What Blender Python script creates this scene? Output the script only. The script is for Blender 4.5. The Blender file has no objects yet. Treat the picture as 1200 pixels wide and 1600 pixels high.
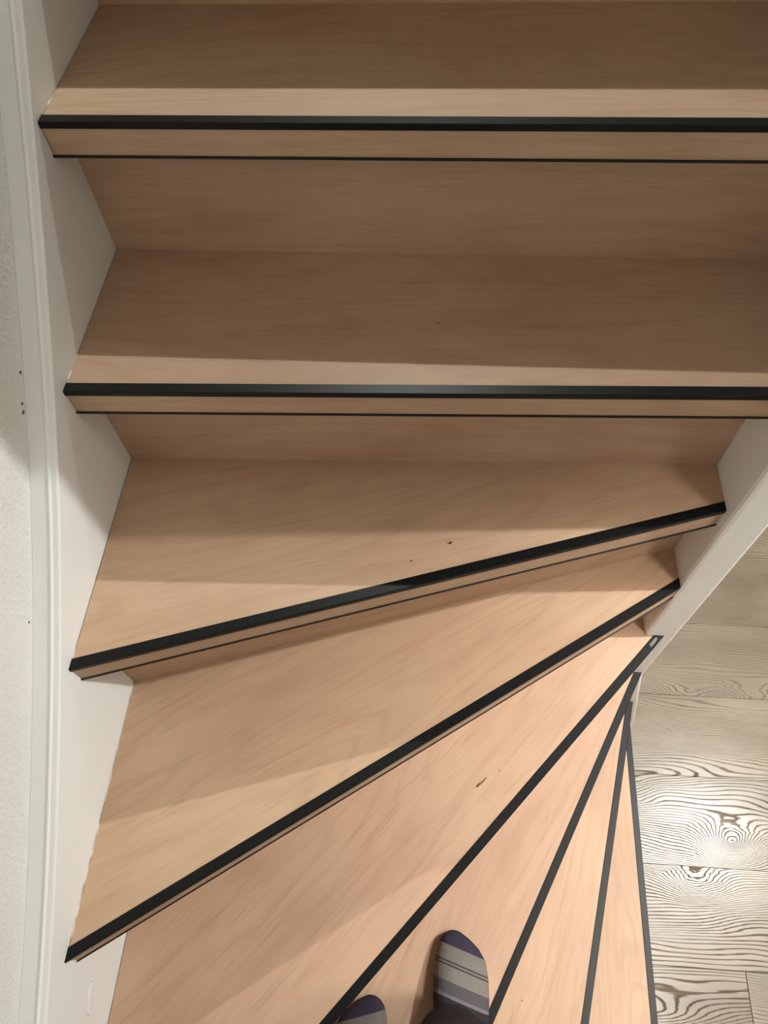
import bpy, bmesh, math, random
from mathutils import Vector, Matrix
random.seed(7)
scene = bpy.context.scene
C = scene.collection

# ------------------------------------------------------------------ camera
H = 0.19                       # rise of one step; z = 0 is the tread the person stands on
W = 0.7715                     # inner width of the upper flight (outer stringer face at x = 0)
F_PX = 1140.69
yaw, pit, rol = [math.radians(v) for v in (-7.3651, 59.4062, -4.0729)]
fw = Vector((math.sin(yaw)*math.cos(pit), math.cos(yaw)*math.cos(pit), -math.sin(pit)))
rt0 = Vector((math.cos(yaw), -math.sin(yaw), 0)); up0 = rt0.cross(fw)
rt = math.cos(rol)*rt0 + math.sin(rol)*up0
up = -math.sin(rol)*rt0 + math.cos(rol)*up0
cam_d = bpy.data.cameras.new('camera')
cam_d.sensor_fit = 'VERTICAL'; cam_d.sensor_height = 36.0
cam_d.lens = F_PX/1600*36.0; cam_d.clip_start = 0.02
cam = bpy.data.objects.new('camera', cam_d); C.objects.link(cam)
M = Matrix((rt, up, -fw)).transposed().to_4x4(); M.translation = Vector((0.4063, -0.6775, 1.3665))
cam.matrix_world = M
scene.camera = cam

# ------------------------------------------------------------------ world, lamps, exposure
world = bpy.data.worlds.new('world'); scene.world = world; world.use_nodes = True
bg = world.node_tree.nodes['Background']
bg.inputs['Color'].default_value = (1.0, 0.88, 0.74, 1); bg.inputs['Strength'].default_value = 0.004

def lamp(name, loc, power, radius, col):
    l = bpy.data.lights.new(name, 'POINT'); l.energy = power; l.shadow_soft_size = radius; l.color = col
    o = bpy.data.objects.new(name, l); C.objects.link(o); o.location = loc
    return o
BCOL = (0.965, 1.0, 1.01)
def downlight(name, loc, power, angle, radius, col):
    l = bpy.data.lights.new(name, 'SPOT'); l.energy = power; l.shadow_soft_size = radius; l.color = col
    l.spot_size = math.radians(angle); l.spot_blend = 1.0
    o = bpy.data.objects.new(name, l); C.objects.link(o); o.location = loc
    return o
lamp('hall_lamp_light', (1.80, -0.135, 1.58), 79, 0.014, BCOL)                      # bulb of the hall ceiling lamp
downlight('hall_lamp_down_fill', (1.80, -0.135, 1.575), 60, 120, 0.014, BCOL)  # added spot that strengthens the hall lamp downwards
downlight('stair_foot_downlight', (1.30, -0.80, 1.66), 102, 96, 0.13, (1.0, 0.95, 0.88))  # recessed spot over the lowest steps
lamp('stairwell_lamp_light', (0.30, 1.13, 2.58), 92, 0.012, (0.95, 1.0, 0.95))       # bulb above the upper flight

vs = scene.view_settings
vs.view_transform = 'Standard'; vs.look = 'None'; vs.gamma = 1.0; vs.use_curve_mapping = False
vs.exposure = 0.0

# ------------------------------------------------------------------ helpers
def mesh_obj(name, verts, faces, mat, parent=None, loc=(0, 0, 0), rz=0.0, smooth=False):
    me = bpy.data.meshes.new(name)
    me.from_pydata([tuple(v) for v in verts], [], faces)
    bm = bmesh.new(); bm.from_mesh(me)
    bmesh.ops.recalc_face_normals(bm, faces=bm.faces); bm.to_mesh(me); bm.free()
    if smooth:
        for p in me.polygons: p.use_smooth = True
    me.materials.append(mat)
    o = bpy.data.objects.new(name, me); C.objects.link(o)
    o.location = loc; o.rotation_euler = (0, 0, rz)
    if parent: o.parent = parent
    return o

def empty(name, loc=(0, 0, 0)):
    o = bpy.data.objects.new(name, None); C.objects.link(o); o.location = loc
    return o

def tag(o, label=None, cat=None, kind=None, group=None):
    if label: o['label'] = label
    if cat: o['category'] = cat
    if kind: o['kind'] = kind
    if group: o['group'] = group
    return o

def prism(poly, z0, z1):
    n = len(poly)
    v = [(x, y, z0) for x, y in poly] + [(x, y, z1) for x, y in poly]
    f = [tuple(range(n))[::-1], tuple(range(n, 2*n))]
    f += [(i, (i+1) % n, n+(i+1) % n, n+i) for i in range(n)]
    return v, f

def box(x0, x1, y0, y1, z0, z1):
    return prism([(x0, y0), (x1, y0), (x1, y1), (x0, y1)], z0, z1)

def join(parts):
    V, Fs = [], []
    for v, f in parts:
        b = len(V); V += v; Fs += [tuple(i+b for i in q) for q in f]
    return V, Fs

def bevel(o, w, seg=2, angle=40):
    m = o.modifiers.new('bevel', 'BEVEL'); m.width = w; m.segments = seg
    m.limit_method = 'ANGLE'; m.angle_limit = math.radians(angle)
    return o

def clip(poly, p, n):
    """keep the side of the line through p where (q-p).n >= 0"""
    out = []
    for i in range(len(poly)):
        a, b = poly[i], poly[(i+1) % len(poly)]
        da = (a[0]-p[0])*n[0]+(a[1]-p[1])*n[1]; db = (b[0]-p[0])*n[0]+(b[1]-p[1])*n[1]
        if da >= 0: out.append(a)
        if (da >= 0) != (db >= 0):
            t = da/(da-db); out.append((a[0]+t*(b[0]-a[0]), a[1]+t*(b[1]-a[1])))
    r = []
    for q in out:
        if not r or math.hypot(q[0]-r[-1][0], q[1]-r[-1][1]) > 1e-5: r.append(q)
    if len(r) > 1 and math.hypot(r[0][0]-r[-1][0], r[0][1]-r[-1][1]) < 1e-5: r.pop()
    return r

# ------------------------------------------------------------------ materials
def srgb(r, g, b):
    f = lambda c: (c/255/12.92) if c/255 <= 0.04045 else ((c/255+0.055)/1.055)**2.4
    return (f(r), f(g), f(b), 1)

def new_mat(name):
    m = bpy.data.materials.new(name); m.use_nodes = True
    nt = m.node_tree; b = nt.nodes['Principled BSDF']
    return m, nt, b

def N(nt, kind, **kw):
    n = nt.nodes.new(kind)
    for k, v in kw.items():
        if k.startswith('i_'): n.inputs[k[2:].replace('_', ' ')].default_value = v
        else: setattr(n, k, v)
    return n

def math_node(nt, op, a, b=None):
    n = nt.nodes.new('ShaderNodeMath'); n.operation = op
    for i, v in enumerate((a, b)):
        if v is None: continue
        if isinstance(v, (int, float)): n.inputs[i].default_value = v
        else: nt.links.new(v, n.inputs[i])
    return n.outputs[0]

def ramp(nt, fac, stops, interp='LINEAR'):
    r = nt.nodes.new('ShaderNodeValToRGB'); r.color_ramp.interpolation = interp
    e = r.color_ramp.elements
    while len(e) < len(stops): e.new(0.5)
    for i, (p, c) in enumerate(stops):
        e[i].position = p; e[i].color = c if len(c) == 4 else (*c, 1)
    nt.links.new(fac, r.inputs[0])
    return r.outputs[0]

def mixc(nt, fac, a, b, blend='MIX'):
    m = nt.nodes.new('ShaderNodeMix'); m.data_type = 'RGBA'; m.blend_type = blend
    for sock, v in ((m.inputs[0], fac), (m.inputs[6], a), (m.inputs[7], b)):
        if isinstance(v, (int, float, tuple)): sock.default_value = v
        else: nt.links.new(v, sock)
    return m.outputs[2]

def piece_coords(nt, scale, spread=7.0):
    """object coordinates shifted by a number of the piece's own"""
    tc = nt.nodes.new('ShaderNodeTexCoord'); oi = nt.nodes.new('ShaderNodeObjectInfo')
    off = nt.nodes.new('ShaderNodeCombineXYZ')
    r = math_node(nt, 'MULTIPLY', oi.outputs['Random'], spread)
    nt.links.new(r, off.inputs[0]); nt.links.new(math_node(nt, 'MULTIPLY', r, 1.7), off.inputs[1])
    nt.links.new(math_node(nt, 'MULTIPLY', r, 0.6), off.inputs[2])
    ad = nt.nodes.new('ShaderNodeVectorMath'); ad.operation = 'ADD'
    nt.links.new(tc.outputs['Object'], ad.inputs[0]); nt.links.new(off.outputs[0], ad.inputs[1])
    outs = []
    for s in scale:
        m = nt.nodes.new('ShaderNodeVectorMath'); m.operation = 'MULTIPLY'
        nt.links.new(ad.outputs[0], m.inputs[0]); m.inputs[1].default_value = s
        outs.append(m.outputs[0])
    return outs, oi.outputs['Random'], ad.outputs[0]

def noise(nt, vec, scale, detail=3, rough=0.55, dist=0.0):
    n = nt.nodes.new('ShaderNodeTexNoise'); n.inputs['Scale'].default_value = scale
    n.inputs['Detail'].default_value = detail; n.inputs['Roughness'].default_value = rough
    n.inputs['Distortion'].default_value = dist
    nt.links.new(vec, n.inputs['Vector']); return n.outputs['Fac']

def bump(nt, b, height, strength, dist):
    n = nt.nodes.new('ShaderNodeBump'); n.inputs['Strength'].default_value = strength
    n.inputs['Distance'].default_value = dist
    nt.links.new(height, n.inputs['Height']); nt.links.new(n.outputs[0], b.inputs['Normal'])

def oak():
    m, nt, b = new_mat('light_oak_laminate')
    (c_fine, c_mid, c_big, c_blot), rnd, raw = piece_coords(
        nt, [(14, 340, 340), (4.0, 30, 30), (1.1, 7.5, 7.5), (3.2, 6.5, 6.5)])
    fine = noise(nt, c_fine, 1.0, 2, 0.6)
    big = noise(nt, c_big, 1.0, 2, 0.5, 0.6)
    mid = noise(nt, c_mid, 1.0, 3, 0.6)
    # growth-ring lines: bands of the slow field
    sep = nt.nodes.new('ShaderNodeSeparateXYZ'); nt.links.new(raw, sep.inputs[0])
    across = math_node(nt, 'ADD', sep.outputs[1], sep.outputs[2])
    ph = math_node(nt, 'ADD', math_node(nt, 'MULTIPLY', across, 130), math_node(nt, 'MULTIPLY', big, 75))
    vo = nt.nodes.new('ShaderNodeTexVoronoi'); vo.inputs['Scale'].default_value = 1.0
    sc = nt.nodes.new('ShaderNodeVectorMath'); sc.operation = 'MULTIPLY'; sc.inputs[1].default_value = (1.7, 4.6, 4.6)
    nt.links.new(raw, sc.inputs[0]); nt.links.new(sc.outputs[0], vo.inputs['Vector'])
    wob = math_node(nt, 'ADD', vo.outputs['Distance'], math_node(nt, 'MULTIPLY', mid, 0.10))
    nr = nt.nodes.new('ShaderNodeMapRange'); nt.links.new(wob, nr.inputs[0])
    nr.inputs[1].default_value = 0.05; nr.inputs[2].default_value = 0.40; nr.inputs[3].default_value = 1.0; nr.inputs[4].default_value = 0.0
    kn = math_node(nt, 'POWER', nr.outputs[0], 2.0)
    ph = math_node(nt, 'ADD', ph, math_node(nt, 'MULTIPLY', kn, 28))
    ring = math_node(nt, 'MULTIPLY_ADD', math_node(nt, 'SINE', ph), 0.5)
    nt.nodes[-1].inputs[2].default_value = 0.5
    blot = noise(nt, c_blot, 1.0, 3, 0.6)
    base = ramp(nt, blot, [(0.30, srgb(179, 144, 120)), (0.5, srgb(189, 157, 131)), (0.72, srgb(197, 167, 140))])
    base = mixc(nt, math_node(nt, 'MULTIPLY', ramp(nt, ring, [(0.0, (1, 1, 1)), (0.35, (0, 0, 0))]),
                              math_node(nt, 'MULTIPLY', math_node(nt, 'ADD', mid, math_node(nt, 'MULTIPLY', kn, 0.9)), 0.26)), base, srgb(150, 114, 86))
    base = mixc(nt, math_node(nt, 'MULTIPLY', math_node(nt, 'POWER', nr.outputs[0], 5.0), 0.30), base, srgb(132, 98, 74))
    base = mixc(nt, math_node(nt, 'MULTIPLY', ramp(nt, fine, [(0.50, (0, 0, 0)), (0.74, (1, 1, 1))]), ramp(nt, mid, [(0.35, (0.10, 0.10, 0.10)), (0.65, (0.40, 0.40, 0.40))])), base, srgb(150, 114, 88))
    # a hint of pink or yellow from board to board
    tint = ramp(nt, rnd, [(0.0, (1.0, 0.955, 0.95)), (0.5, (1, 1, 1)), (1.0, (0.99, 0.985, 0.93))])
    base = mixc(nt, 1.0, base, tint, 'MULTIPLY')
    nt.links.new(base, b.inputs['Base Color'])
    b.inputs['Roughness'].default_value = 0.52; b.inputs['Specular IOR Level'].default_value = 0.35
    bump(nt, b, math_node(nt, 'ADD', fine, math_node(nt, 'MULTIPLY', ring, 0.35)), 0.16, 0.0006)
    return m

def grey_plank():
    m, nt, b = new_mat('grey_brown_plank_laminate')
    (c_warp, c_fine, c_blot, c_knot), rnd, raw = piece_coords(
        nt, [(1.5, 6.0, 1), (7, 240, 1), (2.5, 7, 1), (3.3, 5.0, 1)], 11.0)
    sep = nt.nodes.new('ShaderNodeSeparateXYZ'); nt.links.new(raw, sep.inputs[0])
    warp = noise(nt, c_warp, 1.0, 2, 0.45)
    vo = nt.nodes.new('ShaderNodeTexVoronoi'); vo.inputs['Scale'].default_value = 1.0
    vo.inputs['Randomness'].default_value = 0.9
    nt.links.new(c_knot, vo.inputs['Vector'])
    dk = vo.outputs['Distance']
    wob = math_node(nt, 'ADD', dk, math_node(nt, 'MULTIPLY', math_node(nt, 'SUBTRACT', noise(nt, c_blot, 5, 3), 0.5), 0.09))
    near = nt.nodes.new('ShaderNodeMapRange'); nt.links.new(wob, near.inputs[0])
    near.inputs[1].default_value = 0.0; near.inputs[2].default_value = 0.42
    near.inputs[3].default_value = 1.0; near.inputs[4].default_value = 0.0
    kn = math_node(nt, 'POWER', near.outputs[0], 2.0)
    ph = math_node(nt, 'ADD', math_node(nt, 'MULTIPLY', sep.outputs[1], 980), math_node(nt, 'MULTIPLY', warp, 175))
    ph = math_node(nt, 'ADD', ph, math_node(nt, 'MULTIPLY', kn, 105))
    jit = noise(nt, c_fine, 1.0, 3, 0.6)
    ph = math_node(nt, 'ADD', ph, math_node(nt, 'MULTIPLY', jit, 3.2))
    s = math_node(nt, 'SINE', ph)
    line = ramp(nt, s, [(0.45, (0, 0, 0)), (1.0, (1, 1, 1))])
    vis = ramp(nt, noise(nt, c_warp, 2.3, 2), [(0.32, (0.30, 0.30, 0.30)), (0.58, (1, 1, 1))])
    vis = math_node(nt, 'MAXIMUM', vis, math_node(nt, 'MULTIPLY', kn, 1.0))
    blot = noise(nt, c_blot, 1.0, 4, 0.6)
    base = ramp(nt, blot, [(0.28, srgb(104, 91, 75)), (0.5, srgb(127, 114, 96)), (0.75, srgb(147, 133, 113))])
    base = mixc(nt, math_node(nt, 'MULTIPLY', math_node(nt, 'MULTIPLY', line, vis), 0.7), base, srgb(72, 62, 52))
    core = ramp(nt, wob, [(0.05, (0.75, 0.75, 0.75)), (0.17, (0, 0, 0))])
    base = mixc(nt, core, base, srgb(76, 66, 56))
    tint = ramp(nt, rnd, [(0.0, (0.93, 0.93, 0.94)), (1.0, (1.04, 1.02, 1.0))])
    base = mixc(nt, 1.0, base, tint, 'MULTIPLY')
    nt.links.new(base, b.inputs['Base Color'])
    rr = ramp(nt, math_node(nt, 'MULTIPLY', line, vis), [(0, (0.31, 0.31, 0.31)), (1, (0.8, 0.8, 0.8))])
    nt.links.new(rr, b.inputs['Roughness'])
    nt.links.new(ramp(nt, math_node(nt, 'MULTIPLY', line, vis), [(0, (0.56, 0.56, 0.56)), (1, (0.02, 0.02, 0.02))]), b.inputs['Specular IOR Level'])
    bump(nt, b, math_node(nt, 'SUBTRACT', math_node(nt, 'MULTIPLY', jit, 0.4), math_node(nt, 'MULTIPLY', line, vis)), 0.22, 0.0008)
    return m

def paint(name, col, rough, grain, strength, dist, big=3.0):
    m, nt, b = new_mat(name)
    tc = nt.nodes.new('ShaderNodeTexCoord')
    n1 = noise(nt, tc.outputs['Object'], grain, 4, 0.65); n2 = noise(nt, tc.outputs['Object'], big, 2)
    c = ramp(nt, n2, [(0.3, srgb(*[v-4 for v in col])), (0.7, srgb(*[min(v+3, 255) for v in col]))])
    nt.links.new(c, b.inputs['Base Color'])
    b.inputs['Roughness'].default_value = rough; b.inputs['Specular IOR Level'].default_value = 0.4
    bump(nt, b, n1, strength, dist)
    return m

def plain(name, col, rough, spec=0.4, bumpscale=None, metal=0.0, bstr=0.2, bd=0.0005):
    m, nt, b = new_mat(name)
    tc = nt.nodes.new('ShaderNodeTexCoord')
    n = noise(nt, tc.outputs['Object'], bumpscale or 60, 3)
    c = ramp(nt, n, [(0.3, srgb(*[max(v-5, 0) for v in col])), (0.7, srgb(*[min(v+5, 255) for v in col]))])
    nt.links.new(c, b.inputs['Base Color'])
    b.inputs['Roughness'].default_value = rough; b.inputs['Specular IOR Level'].default_value = spec
    b.inputs['Metallic'].default_value = metal
    if bumpscale: bump(nt, b, n, bstr, bd)
    return m

OAK = oak()
PLANK = grey_plank()
PAINT = paint('white_satin_paint', (235, 233, 229), 0.38, 24, 0.10, 0.0012)
PLASTER = paint('white_textured_plaster', (226, 223, 216), 0.85, 210, 0.8, 0.003)
CEIL = paint('white_ceiling_paint', (226, 221, 211), 0.9, 120, 0.2, 0.001)
BLACK = plain('black_anodised_profile', (12, 12, 12), 0.4, 0.22, 300, 0.0, 0.05, 0.0002)
BLACK_T = plain('black_edge_trim', (20, 17, 15), 0.5, 0.4)
SEAL = plain('glint_white_sealant', (222, 214, 202), 0.10, 0.9, 220, 0.0, 0.8, 0.001)  # clear sealant, its white glints painted in as the base colour

# ------------------------------------------------------------------ the setting
XW = -0.032                         # plaster face of the left wall
Z0, Z1, ZC = -3*H, 10*H, 4.3        # hall floor, upper floor, upper ceiling
def struct(name, parts, mat): return tag(mesh_obj(name, *join(parts), mat), kind='structure')

wall_left = struct('wall_left', [box(XW-0.1, XW, -1.25, 3.1, Z0, Z1)], PLASTER)
struct('wall_front', [box(XW, 0.90, -1.21, -1.15, Z0, Z1-0.2)], PLASTER)
struct('wall_hall', [box(3.2, 3.3, -3.1, 3.1, Z0, Z1-0.2)], PLASTER)
struct('wall_far', [box(0.90, 3.2, -3.1, -3.0, Z0, Z1-0.2)], PLASTER)
struct('wall_back', [box(XW, 3.2, 3.0, 3.1, Z0, Z1-0.2)], PLASTER)
struct('wall_right', [box(0.797, 0.8205, -0.1119, 3.0, Z0, Z1-0.2)], PLASTER)
struct('ceiling', [box(0.80, 3.2, -3.1, 3.0, Z1-0.2, Z1), box(XW, 0.80, -1.25, -0.25, Z1-0.2, Z1)], CEIL)
struct('floor_landing', [box(XW, 0.80, 0.96, 3.0, Z1-0.2, Z1)], CEIL)

# hall floor: every plank is a piece of its own over a dark underlay
floor = struct('floor', [box(XW, 3.2, -3.0, 3.0, Z0-0.03, Z0-0.009)], plain('dark_underlay', (60, 54, 47), 0.9))
PW, PL, GAP = 0.2055, 1.25, 0.0005
pv, pf = box(-PL/2+GAP, PL/2-GAP, -PW/2+GAP/2, PW/2-GAP/2, -0.0085, 0.0)
plank_me = None
starts = {-1: 1.139, 0: 1.62, 1: 0.55, 2: 1.50, 3: 0.88, 4: 1.5, 5: 0.7, 6: 1.2}
for r in range(-11, 18):
    y = -0.684 + (r+0.5)*PW
    if y-PW/2 < -3.0 or y+PW/2 > 3.0: continue
    s = starts.get(r, 0.5+((r*0.77) % 1.25))
    while s > 0.75: s -= PL
    while s < 3.2:
        ln = min(PL, 3.195-s); cx = s+ln/2                     # the last plank of a row is cut at the wall
        if ln < 0.05: break
        if plank_me is None:
            o = bevel(mesh_obj('plank', pv, pf, PLANK, floor, (cx, y, Z0)), 0.0006, 1); plank_me = o
        else:
            o = plank_me.copy(); C.objects.link(o); o.parent = floor; o.location = (cx, y, Z0); o.scale.x = ln/PL
        s += PL

# ------------------------------------------------------------------ the staircase
stair = empty('staircase', (0, 0, Z0))
tag(stair, 'winder staircase of light oak laminate steps with black nosing strips and white stringers', 'staircase')
def part(name, verts, faces, mat, parent=stair, loc=(0, 0, 0), rz=0.0, smooth=False):
    if parent is stair: loc = (loc[0], loc[1], loc[2]-Z0)
    return mesh_obj(name, verts, faces, mat, parent, loc, rz, smooth)

YP = -0.207                                                  # plane of the post's front face
FOOT = [(0, -1.14), (1.0, -1.14), (1.0, YP), (W, YP), (W, -0.1115), (0.7968, -0.1115), (0.7968, 2.2), (0, 2.2)]
nose = {k: ((0, (k-5)*0.186), (W, (k-5)*0.186)) for k in range(5, 10)}
nose[4] = ((0, -0.1861), (W, -0.1635))
nose[3] = ((0, -0.4359), (W, -0.1886))
nose[2] = ((0, -0.7247), (W, -0.2061))
nose[1] = ((0.3045, -0.7745), (0.801, -0.208))
nose[0] = ((0.5560, -0.7245), (0.8145, -0.209))
nose[-1] = ((0.7125, -0.7795), (0.8470, -0.207))
nose[-2] = ((0.8835, -0.7820), (0.8880, -0.252))
OVER = 0.044
TH = 0.0375
fr = {}
for k, (a, b) in nose.items():
    d = Vector((b[0]-a[0], b[1]-a[1])).normalized()
    fr[k] = (Vector(a), d, Vector((-d.y, d.x)))              # point, along, uphill normal

def inside(poly, p):
    c = False
    for i in range(len(poly)):
        a, b = poly[i], poly[i-1]
        if (a[1] > p[1]) != (b[1] > p[1]) and p[0] < (b[0]-a[0])*(p[1]-a[1])/(b[1]-a[1])+a[0]: c = not c
    return c

def ends(k, off):
    """both ends of the nose line moved uphill by off, cut by the stair's footprint"""
    a, d, n = fr[k]; p = a+n*off
    ts = []
    for i in range(len(FOOT)):
        q, r = Vector(FOOT[i]), Vector(FOOT[(i+1) % len(FOOT)]); e = r-q
        den = d.x*e.y-d.y*e.x
        if abs(den) < 1e-9: continue
        w = q-p; t = (w.x*e.y-w.y*e.x)/den; u = (w.x*d.y-w.y*d.x)/den
        if -1e-6 <= u <= 1+1e-6: ts.append(t)
    b = Vector(nose[k][0])*0.5+Vector(nose[k][1])*0.5; t0 = (b-p).dot(d)
    lo = max([t for t in ts if t < t0]); hi = min([t for t in ts if t > t0])
    return p+d*lo, p+d*hi

def to_local(k, q, o):
    a, d, n = fr[k]; v = Vector(q)-o
    return (v.dot(d), v.dot(n))

def swept(k, o, profile, ztop):
    """closed profile [(offset uphill, height)] run along the nose, its ends mitred to the walls"""
    V = []
    for off, z in profile:
        e0, e1 = ends(k, off)
        for e in (e0, e1):
            x, y = to_local(k, e, o); V.append((x, y, z))
    n = len(profile)
    Fs = [(2*i, 2*((i+1) % n), 2*((i+1) % n)+1, 2*i+1) for i in range(n)]
    Fs += [tuple(2*i for i in range(n)), tuple(2*i+1 for i in range(n))][::1]
    return V, Fs

for k in range(9, -3, -1):
    z = k*H; a, d, n = fr[k]
    e0, e1 = ends(k, 0.0); o = (e0+e1)*0.5
    ang = math.atan2(d.y, d.x)
    poly = clip(clip(FOOT, a+n*0.0008, n), (0.0011, 0), (1, 0))   # hairline joint along the stringer
    if k < 9:
        a2, d2, n2 = fr[k+1]; poly = clip(poly, a2+n2*(OVER+0.014), -n2)
    else:
        poly = clip(poly, a+n*0.25, -n)
    v, f = prism([to_local(k, q, o) for q in poly], -TH+0.0006, 0.0)
    tr = part('tread', v, f, OAK, stair, (o.x, o.y, z), ang)
    # black L profile over the front edge
    st = mesh_obj('nosing_strip', *swept(k, o, [(-0.0008, -0.0058), (-0.0008, 0.0002), (0.0002, 0.0011), (0.0118, 0.0011),
                  (0.0126, 0.0002), (0.0126, -0.0006), (0.0007, -0.0006), (0.0007, -0.0058)], z), BLACK, tr)
    st['label'] = 'black metal nosing strip'
    lo = mesh_obj('bottom_strip', *swept(k, o, [(-0.0008, -TH), (-0.0008, -TH+0.0026), (0.0006, -TH+0.0026),
                  (0.0006, -TH+0.0004), (0.014, -TH+0.0004), (0.014, -TH)], z), BLACK_T, tr)
    lo['label'] = 'thin black trim under the nosing'
    # riser below this tread, set back under the overhang
    band = clip(clip(FOOT, a+n*OVER, n), a+n*(OVER+0.012), -n)
    zb = z-H
    v, f = prism([to_local(k, q, o) for q in band], zb-z, -TH+0.004)
    part('riser', v, f, OAK, stair, (o.x, o.y, z), ang)

# glossy sealant in the joint between tread and stringer
def bead(tr_k, y0, y1, r, seed):
    rnd = random.Random(seed); nseg = int((y1-y0)/0.006)
    V, Fs, m = [], [], 6
    for i in range(nseg+1):
        y = y0+(y1-y0)*i/nseg; rr = r*max(0.12, 1.5*rnd.random()-0.35); cx = 0.0005+0.0003*rnd.random()
        for j in range(m):
            t = 2*math.pi*j/m; V.append((cx+rr*math.cos(t), y, tr_k*H+rr*math.sin(t)*0.9))
    for i in range(nseg):
        for j in range(m): Fs.append((i*m+j, i*m+(j+1) % m, (i+1)*m+(j+1) % m, (i+1)*m+j))
    Fs += [tuple(range(m)), tuple(range(nseg*m, nseg*m+m))]
    o = part('sealant_bead', V, Fs, SEAL, stair, smooth=True)
    o['label'] = 'thin glossy bead of sealant along the stringer'
for k, y0, y1, r in ((5, 0.014, 0.06, 0.0009), (4, -0.172, -0.128, 0.0019), (3, -0.423, -0.41, 0.0015), (2, -0.70, -0.395, 0.0009)):
    bead(k, y0, y1, r, k+3)

# outer stringer: its top edge follows the noses, with a small ridge along it
top = [(-1.14, 0.232), (-1.02, 0.278), (-0.90, 0.330), (-0.783, 0.389), (-0.66, 0.453), (-0.536, 0.528), (-0.414, 0.607),
       (-0.299, 0.690), (-0.218, 0.758), (-0.143, 0.826), (-0.097, 0.868), (-0.012, 0.952), (0.064, 1.030), (0.25, 1.22), (0.5, 1.475), (0.95, 1.935)]
def smooth_top(y):
    for (ya, za), (yb, zb) in zip(top, top[1:]):
        if ya <= y <= yb: return za+(zb-za)*(y-ya)/(yb-ya)
    return top[-1][1]
ys = [-1.14+i*(0.95+1.14)/104 for i in range(105)]
def top_z(y): return sum(smooth_top(min(max(y+s, -1.14), 0.95)) for s in (-0.05, -0.025, 0, 0.025, 0.05))/5
prof = [(0.0, -0.0024), (-0.0008, -0.0008), (-0.0024, 0.0), (-0.0078, 0.0002), (-0.0088, 0.0016), (-0.0102, 0.0024),
        (-0.0118, 0.0016), (-0.0128, 0.0004), (XW+0.0003, 0.0)]
V, Fs = [], []
for y in ys:
    z = top_z(y)
    V.append((0.0, y, z-0.42))
    for px, pz in prof: V.append((px, y, z+pz))
    V.append((XW+0.0003, y, z-0.42))
n = len(prof)+2
for i in range(len(ys)-1):
    for j in range(n): Fs.append((i*n+j, i*n+(j+1) % n, (i+1)*n+(j+1) % n, (i+1)*n+j))
Fs += [tuple(range(n)), tuple(range((len(ys)-1)*n, len(ys)*n))]
sg = part('outer_stringer', V, Fs, PAINT, stair)
sg['label'] = 'white painted stringer board along the wall'

# newel post that all the winder steps meet, tall and flush with the partition behind it
v, f = prism([(W+0.0002, -0.112), (W+0.0002, YP+0.006), (W+0.002, YP+0.0018), (W+0.006, YP), (0.8175, YP), (0.8205, YP+0.0011),
              (0.8225, YP+0.0042), (0.8225, -0.112)], Z0+0.0005, Z1-0.202)
nw = part('newel_post', v, f, PAINT); nw['label'] = 'white painted newel post at the inside of the turn'
# short raked inner stringer under it, running down beside the two lowest steps
sil = [(0.80, 0.0), (0.823, -0.022), (0.853, -0.165), (0.891, -0.350), (0.897, -0.40), (0.897, Z0), (0.80, Z0)]
V = [(x, YP+0.001, z) for x, z in sil]+[(x, YP+0.045, z) for x, z in sil]; m = len(sil)
Fs = [tuple(range(m)), tuple(range(m, 2*m))]+[(i, (i+1) % m, m+(i+1) % m, m+i) for i in range(m)]
ins = bevel(part('inner_stringer', V, Fs, PAINT), 0.004, 2)
ins['label'] = 'short raked white stringer below the newel post'

# small smear of filler on the stringer and a pale patch painting lamp glare on the worn strip end
def blob(name, c, ax, mat, parent, rot=None, seg=12, rings=7):
    V, Fs = [], []
    for i in range(1, rings):
        t = math.pi*i/rings
        for j in range(seg):
            p = 2*math.pi*j/seg
            V.append(Vector((ax[0]*math.sin(t)*math.cos(p), ax[1]*math.sin(t)*math.sin(p), ax[2]*math.cos(t))))
    V += [Vector((0, 0, ax[2])), Vector((0, 0, -ax[2]))]
    for i in range(rings-2):
        for j in range(seg): Fs.append((i*seg+j, i*seg+(j+1) % seg, (i+1)*seg+(j+1) % seg, (i+1)*seg+j))
    for j in range(seg):
        Fs.append((j, (j+1) % seg, len(V)-2)); Fs.append(((rings-2)*seg+j, (rings-2)*seg+(j+1) % seg, len(V)-1))
    if rot is not None: V = [rot @ v for v in V]
    return mesh_obj(name, V, Fs, mat, parent, c, 0, True)
o = blob('filler_smear', (0.0, -0.766, 0.273-Z0), (0.0022, 0.021, 0.0085), PAINT, stair, Matrix.Rotation(math.radians(24), 3, 'X'))
o['label'] = 'smooth raised smear of white filler'
WORN_GLARE = plain('worn_metal_glare', (112, 110, 106), 0.3, 0.6, 120, 0.6)
a, d, n = fr[1]; e0, e1 = ends(1, 0.006); o0 = e1-d*0.016
v, f = prism([(-0.010, -0.0022), (-0.004, -0.0032), (0.006, -0.0026), (0.011, -0.001), (0.009, 0.0024), (0.0, 0.0018), (-0.008, 0.0022)], 0, 0.0006)
part('worn_glare_patch', v, f, WORN_GLARE, stair, (o0.x, o0.y, H+0.0011), math.atan2(d.y, d.x))['label'] = 'silvery patch painting lamp glare on the worn nosing end'

# chips where plaster and stringer meet
CHIP = plain('dark_plaster_chip', (84, 74, 62), 0.9)
for y, z, r in ((-0.188, 0.788, 0.0022), (-0.213, 0.767, 0.0022), (-0.219, 0.760, 0.0026), (-0.402, 0.621, 0.0016)):
    blob('plaster_chip', (XW, y, z+0.0045), (0.0008, r, r*0.8), CHIP, wall_left, None, 8, 5)

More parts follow.
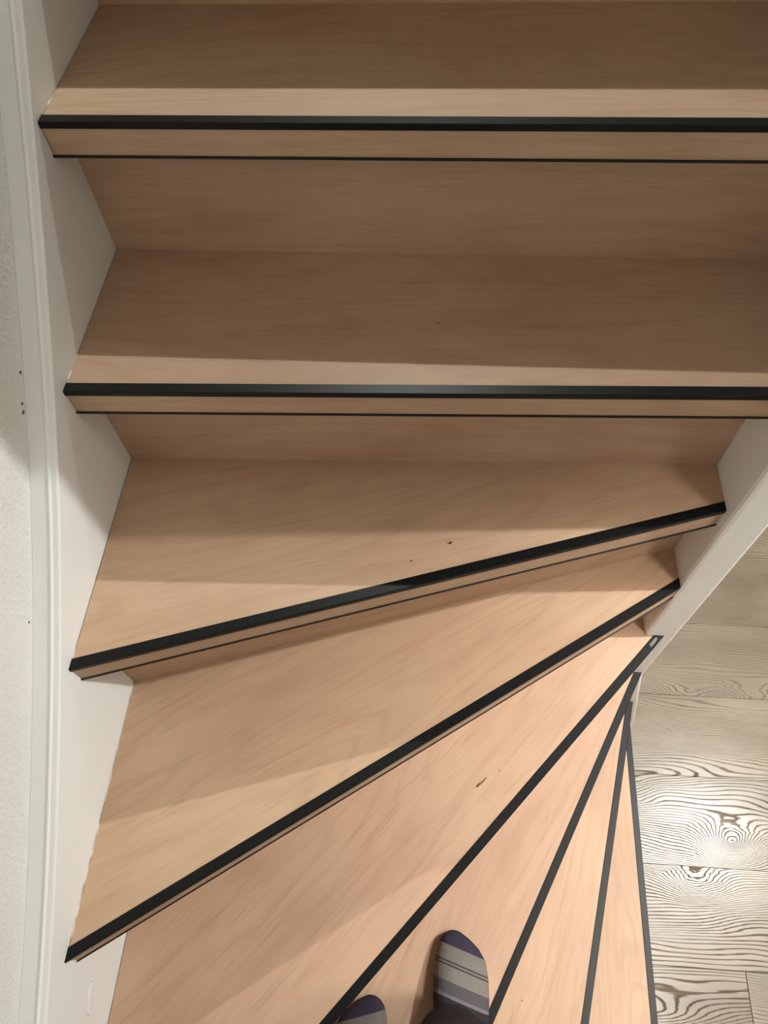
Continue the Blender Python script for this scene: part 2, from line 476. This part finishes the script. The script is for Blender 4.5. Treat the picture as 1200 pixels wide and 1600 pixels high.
# ------------------------------------------------------------------ the person on the stairs (socks and trouser legs)
person = empty('person', (0.42, -0.80, 0.0))
tag(person, 'person standing on the winder step in striped grey socks and dark trousers', 'person')
PO = Vector((0.42, -0.80, 0.0))

def sock_mat(side):
    m, nt, b = new_mat('striped_knit_sock')
    tc = nt.nodes.new('ShaderNodeTexCoord'); sep = nt.nodes.new('ShaderNodeSeparateXYZ')
    nt.links.new(tc.outputs['Object'], sep.inputs[0])
    s_ = math_node(nt, 'MULTIPLY', sep.outputs[1], -1.0)
    s_ = math_node(nt, 'SUBTRACT', s_, math_node(nt, 'MULTIPLY', sep.outputs[0], 0.30*side))
    s_ = math_node(nt, 'MULTIPLY', s_, 1/0.30)
    navy, lt, dk, ch = srgb(57, 51, 66), srgb(122, 115, 109), srgb(66, 62, 64), srgb(46, 43, 46)
    band = [(0, navy), (0.026, lt), (0.0475, dk), (0.0495, lt), (0.0520, dk), (0.0540, lt), (0.074, srgb(84, 79, 82)), (0.091, srgb(112, 107, 108)), (0.095, ch)]
    base = ramp(nt, s_, [(p/0.30, c) for p, c in band], 'CONSTANT')
    kn = noise(nt, tc.outputs['Object'], 520, 2)
    base = mixc(nt, math_node(nt, 'MULTIPLY', kn, 0.35), base, srgb(40, 38, 42))
    nt.links.new(base, b.inputs['Base Color']); b.inputs['Roughness'].default_value = 0.95
    b.inputs['Specular IOR Level'].default_value = 0.1
    bump(nt, b, kn, 0.6, 0.0012)
    return m

def loft(rings):
    V, Fs = [], []; m = len(rings[0])
    for r in rings: V += [Vector(p) for p in r]
    for i in range(len(rings)-1):
        for j in range(m): Fs.append((i*m+j, i*m+(j+1) % m, (i+1)*m+(j+1) % m, (i+1)*m+j))
    Fs += [tuple(range(m)), tuple(range((len(rings)-1)*m, len(rings)*m))]
    return V, Fs

FOOT_SEC = [(0.000, -0.018, -0.006, 0.014), (0.004, -0.027, 0.002, 0.020), (0.012, -0.034, 0.014, 0.026), (0.024, -0.038, 0.028, 0.030),
            (0.040, -0.041, 0.038, 0.034), (0.062, -0.0435, 0.042, 0.041), (0.090, -0.0435, 0.043, 0.051), (0.120, -0.040, 0.041, 0.063),
            (0.150, -0.036, 0.038, 0.076), (0.180, -0.034, 0.036, 0.086), (0.215, -0.033, 0.034, 0.080), (0.245, -0.026, 0.027, 0.062), (0.255, -0.014, 0.015, 0.045)]
def foot_rings(side, shrink=0.0):
    R = []
    for s, xl, xr, h in FOOT_SEC:
        c, hw = (xl+xr)/2, (xr-xl)/2-shrink; ring = []
        hh = h-shrink
        for j in range(20):
            t = 2*math.pi*j/20; ct, st = math.cos(t), math.sin(t)
            x = c+hw*math.copysign(abs(ct)**0.85, ct)
            lean = 1+0.16*(-(x-c)/max(hw, 1e-4))                # the big-toe side is the higher one
            z = 0.002+shrink*0.5+(hh*0.36)*(1+math.copysign(abs(st)**0.7, st)) if st < 0 else 0.002+hh*0.36+hh*0.64*(st**0.9)*lean
            ring.append((x*side, -s, z))
        R.append(ring)
    return R
def tube(path, n=20):
    R = []
    for (x, y, z, rx, ry) in path:
        R.append([(x+rx*math.cos(2*math.pi*j/n), y+ry*math.sin(2*math.pi*j/n), z) for j in range(n)])
    return R

def remesh(o, vox, it=4):
    m = o.modifiers.new('remesh', 'REMESH'); m.mode = 'VOXEL'; m.voxel_size = vox; m.use_smooth_shade = True
    s = o.modifiers.new('smooth', 'SMOOTH'); s.iterations = it; s.factor = 0.5
    return o

SKIN = plain('skin', (205, 160, 135), 0.6, 0.3, 90)
TROUS = plain('dark_trouser_cloth', (40, 35, 38), 0.95, 0.1, 700, 0.0, 0.5, 0.0008)
feet = ((1, Vector((0.481, -0.656, 0)), Vector((0.464, -0.806))), (-1, Vector((0.330, -0.752, 0)), Vector((0.325, -0.905))))
body_parts = []
for side, tip, ank in feet:
    sa = (ank.x-tip.x, ank.y-tip.y)
    leg = [(sa[0]*0.8, -0.186, 0.035, 0.030, 0.040), (sa[0], -0.180, 0.085, 0.033, 0.042), (sa[0], sa[1]-0.018, 0.14, 0.036, 0.042),
           (sa[0], sa[1]-0.018, 0.22, 0.044, 0.048), (sa[0], sa[1]-0.016, 0.30, 0.050, 0.054)]
    v, f = join([loft(foot_rings(side)), loft(tube(leg))])
    so = remesh(mesh_obj('sock', v, f, sock_mat(side), person, tip-PO), 0.0028, 4)
    so['label'] = 'grey striped knit sock with a navy toe'
    fr2 = [[tuple(Vector(p)+tip) for p in r] for r in foot_rings(side, 0.006)]
    body_parts.append(loft(fr2))
    hip = (0.42+side*0.085, -0.965)
    path = [(ank.x, ank.y-0.016, 0.04, 0.026, 0.034), (ank.x, ank.y-0.018, 0.14, 0.032, 0.038), (ank.x+0.002*side, ank.y-0.02, 0.32, 0.044, 0.050),
            (ank.x+0.004*side, ank.y-0.01, 0.46, 0.046, 0.052), (ank.x*0.6+hip[0]*0.4, ank.y*0.65+hip[1]*0.35, 0.62, 0.058, 0.064), (hip[0], hip[1], 0.86, 0.072, 0.078)]
    body_parts.append(loft(tube(path)))
hipr = [(0.42, -0.965, 0.78, 0.135, 0.085), (0.42, -0.965, 0.88, 0.150, 0.095), (0.42, -0.965, 0.97, 0.135, 0.088), (0.42, -0.965, 1.01, 0.125, 0.082)]
body_parts.append(loft(tube(hipr)))
v, f = join(body_parts)
remesh(mesh_obj('body', [Vector(p)-PO for p in v], f, SKIN, person), 0.006, 4)

# trousers: two loose legs joined at the hips, hems resting on the insteps
tp = []
for side, tip, ank in feet:
    hip = (0.42+side*0.088, -0.965)
    c0 = Vector((ank.x, ank.y))
    stat = [(c0.x, c0.y-0.003, 0.088, 0.058), (c0.x, c0.y-0.003, 0.12, 0.0575), (c0.x, c0.y-0.011, 0.17, 0.060), (c0.x+0.002*side, c0.y-0.018, 0.26, 0.066), (c0.x+0.003*side, c0.y-0.024, 0.36, 0.070),
            (c0.x+0.004*side, c0.y-0.022, 0.46, 0.070), (c0.x*0.6+hip[0]*0.4, c0.y*0.6+hip[1]*0.4, 0.62, 0.078), (hip[0], hip[1], 0.84, 0.088)]
    R = []
    for i, (x, y, z, r) in enumerate(stat):
        ring = []
        for j in range(28):
            t = 2*math.pi*j/28
            fold = 1+0.05*math.sin(3*t+z*30)*(1-z)+(0.17*math.exp(-((t-0.52)/0.25)**2) if side > 0 and z < 0.15 else 0)
            zz = z+(0.012*math.sin(t) if i == 0 else 0)
            ring.append((x+r*fold*math.cos(t), y+r*fold*math.sin(t), zz))
        R.append(ring)
    tp.append(loft(R))
tp.append(loft(tube([(0.42, -0.965, 0.76, 0.155, 0.100), (0.42, -0.965, 0.88, 0.168, 0.110), (0.42, -0.965, 0.99, 0.150, 0.100), (0.42, -0.965, 1.03, 0.140, 0.096)])))
v, f = join(tp)
tr_o = remesh(mesh_obj('trousers', [Vector(p)-PO for p in v], f, TROUS, person), 0.005, 3)
tr_o['label'] = 'dark cloth trousers'

# ------------------------------------------------------------------ bits lying on the treads
TWIG = plain('dry_green_twig', (104, 92, 48), 0.8)
CRUMB = plain('dark_crumb', (82, 58, 40), 0.9)
path = [(-0.0078, -0.0058, 0.0012), (-0.004, -0.0022, 0.0015), (0.0005, 0.0012, 0.0011), (0.0045, 0.0055, 0.0009), (0.0068, 0.0085, 0.0007)]
R = []
for x, y, r in path:
    R.append([(x+r*math.cos(2*math.pi*j/8)*0.8, y-r*math.cos(2*math.pi*j/8)*0.6, 0.0009+0.8*r*math.sin(2*math.pi*j/8)) for j in range(8)])
v, f = loft(R)
tag(mesh_obj('twig', v, f, TWIG, None, (0.499, -0.461, H+0.0001), 0, True), 'short curved olive twig lying on the middle winder tread', 'twig')
def crumb(p, r, label):
    rnd = random.Random(int(abs(p[0]*1e4)))
    o = blob('crumb', p, (r, r*0.8, r*0.6), CRUMB, None, Matrix.Rotation(rnd.random()*3, 3, 'Z'), 7, 5)
    o.location.z += r*0.6
    tag(o, label, 'crumb')
crumb((0.431, -0.251, 3*H), 0.0021, 'larger brown crumb near the nosing of the first angled tread')
crumb((0.384, -0.278, 3*H), 0.0013, 'smaller brown crumb on the first angled tread, closer to the strip')
crumb((0.405, -0.071, 4*H), 0.0011, 'tiny dark speck in the shaded middle of the second straight tread from the top')
crumb((0.526, -0.441, 1*H), 0.0010, 'tiny dark speck beside the curved twig')
crumb((0.599, -0.753, -H), 0.0012, 'dark speck on the bright tread to the right of the feet')
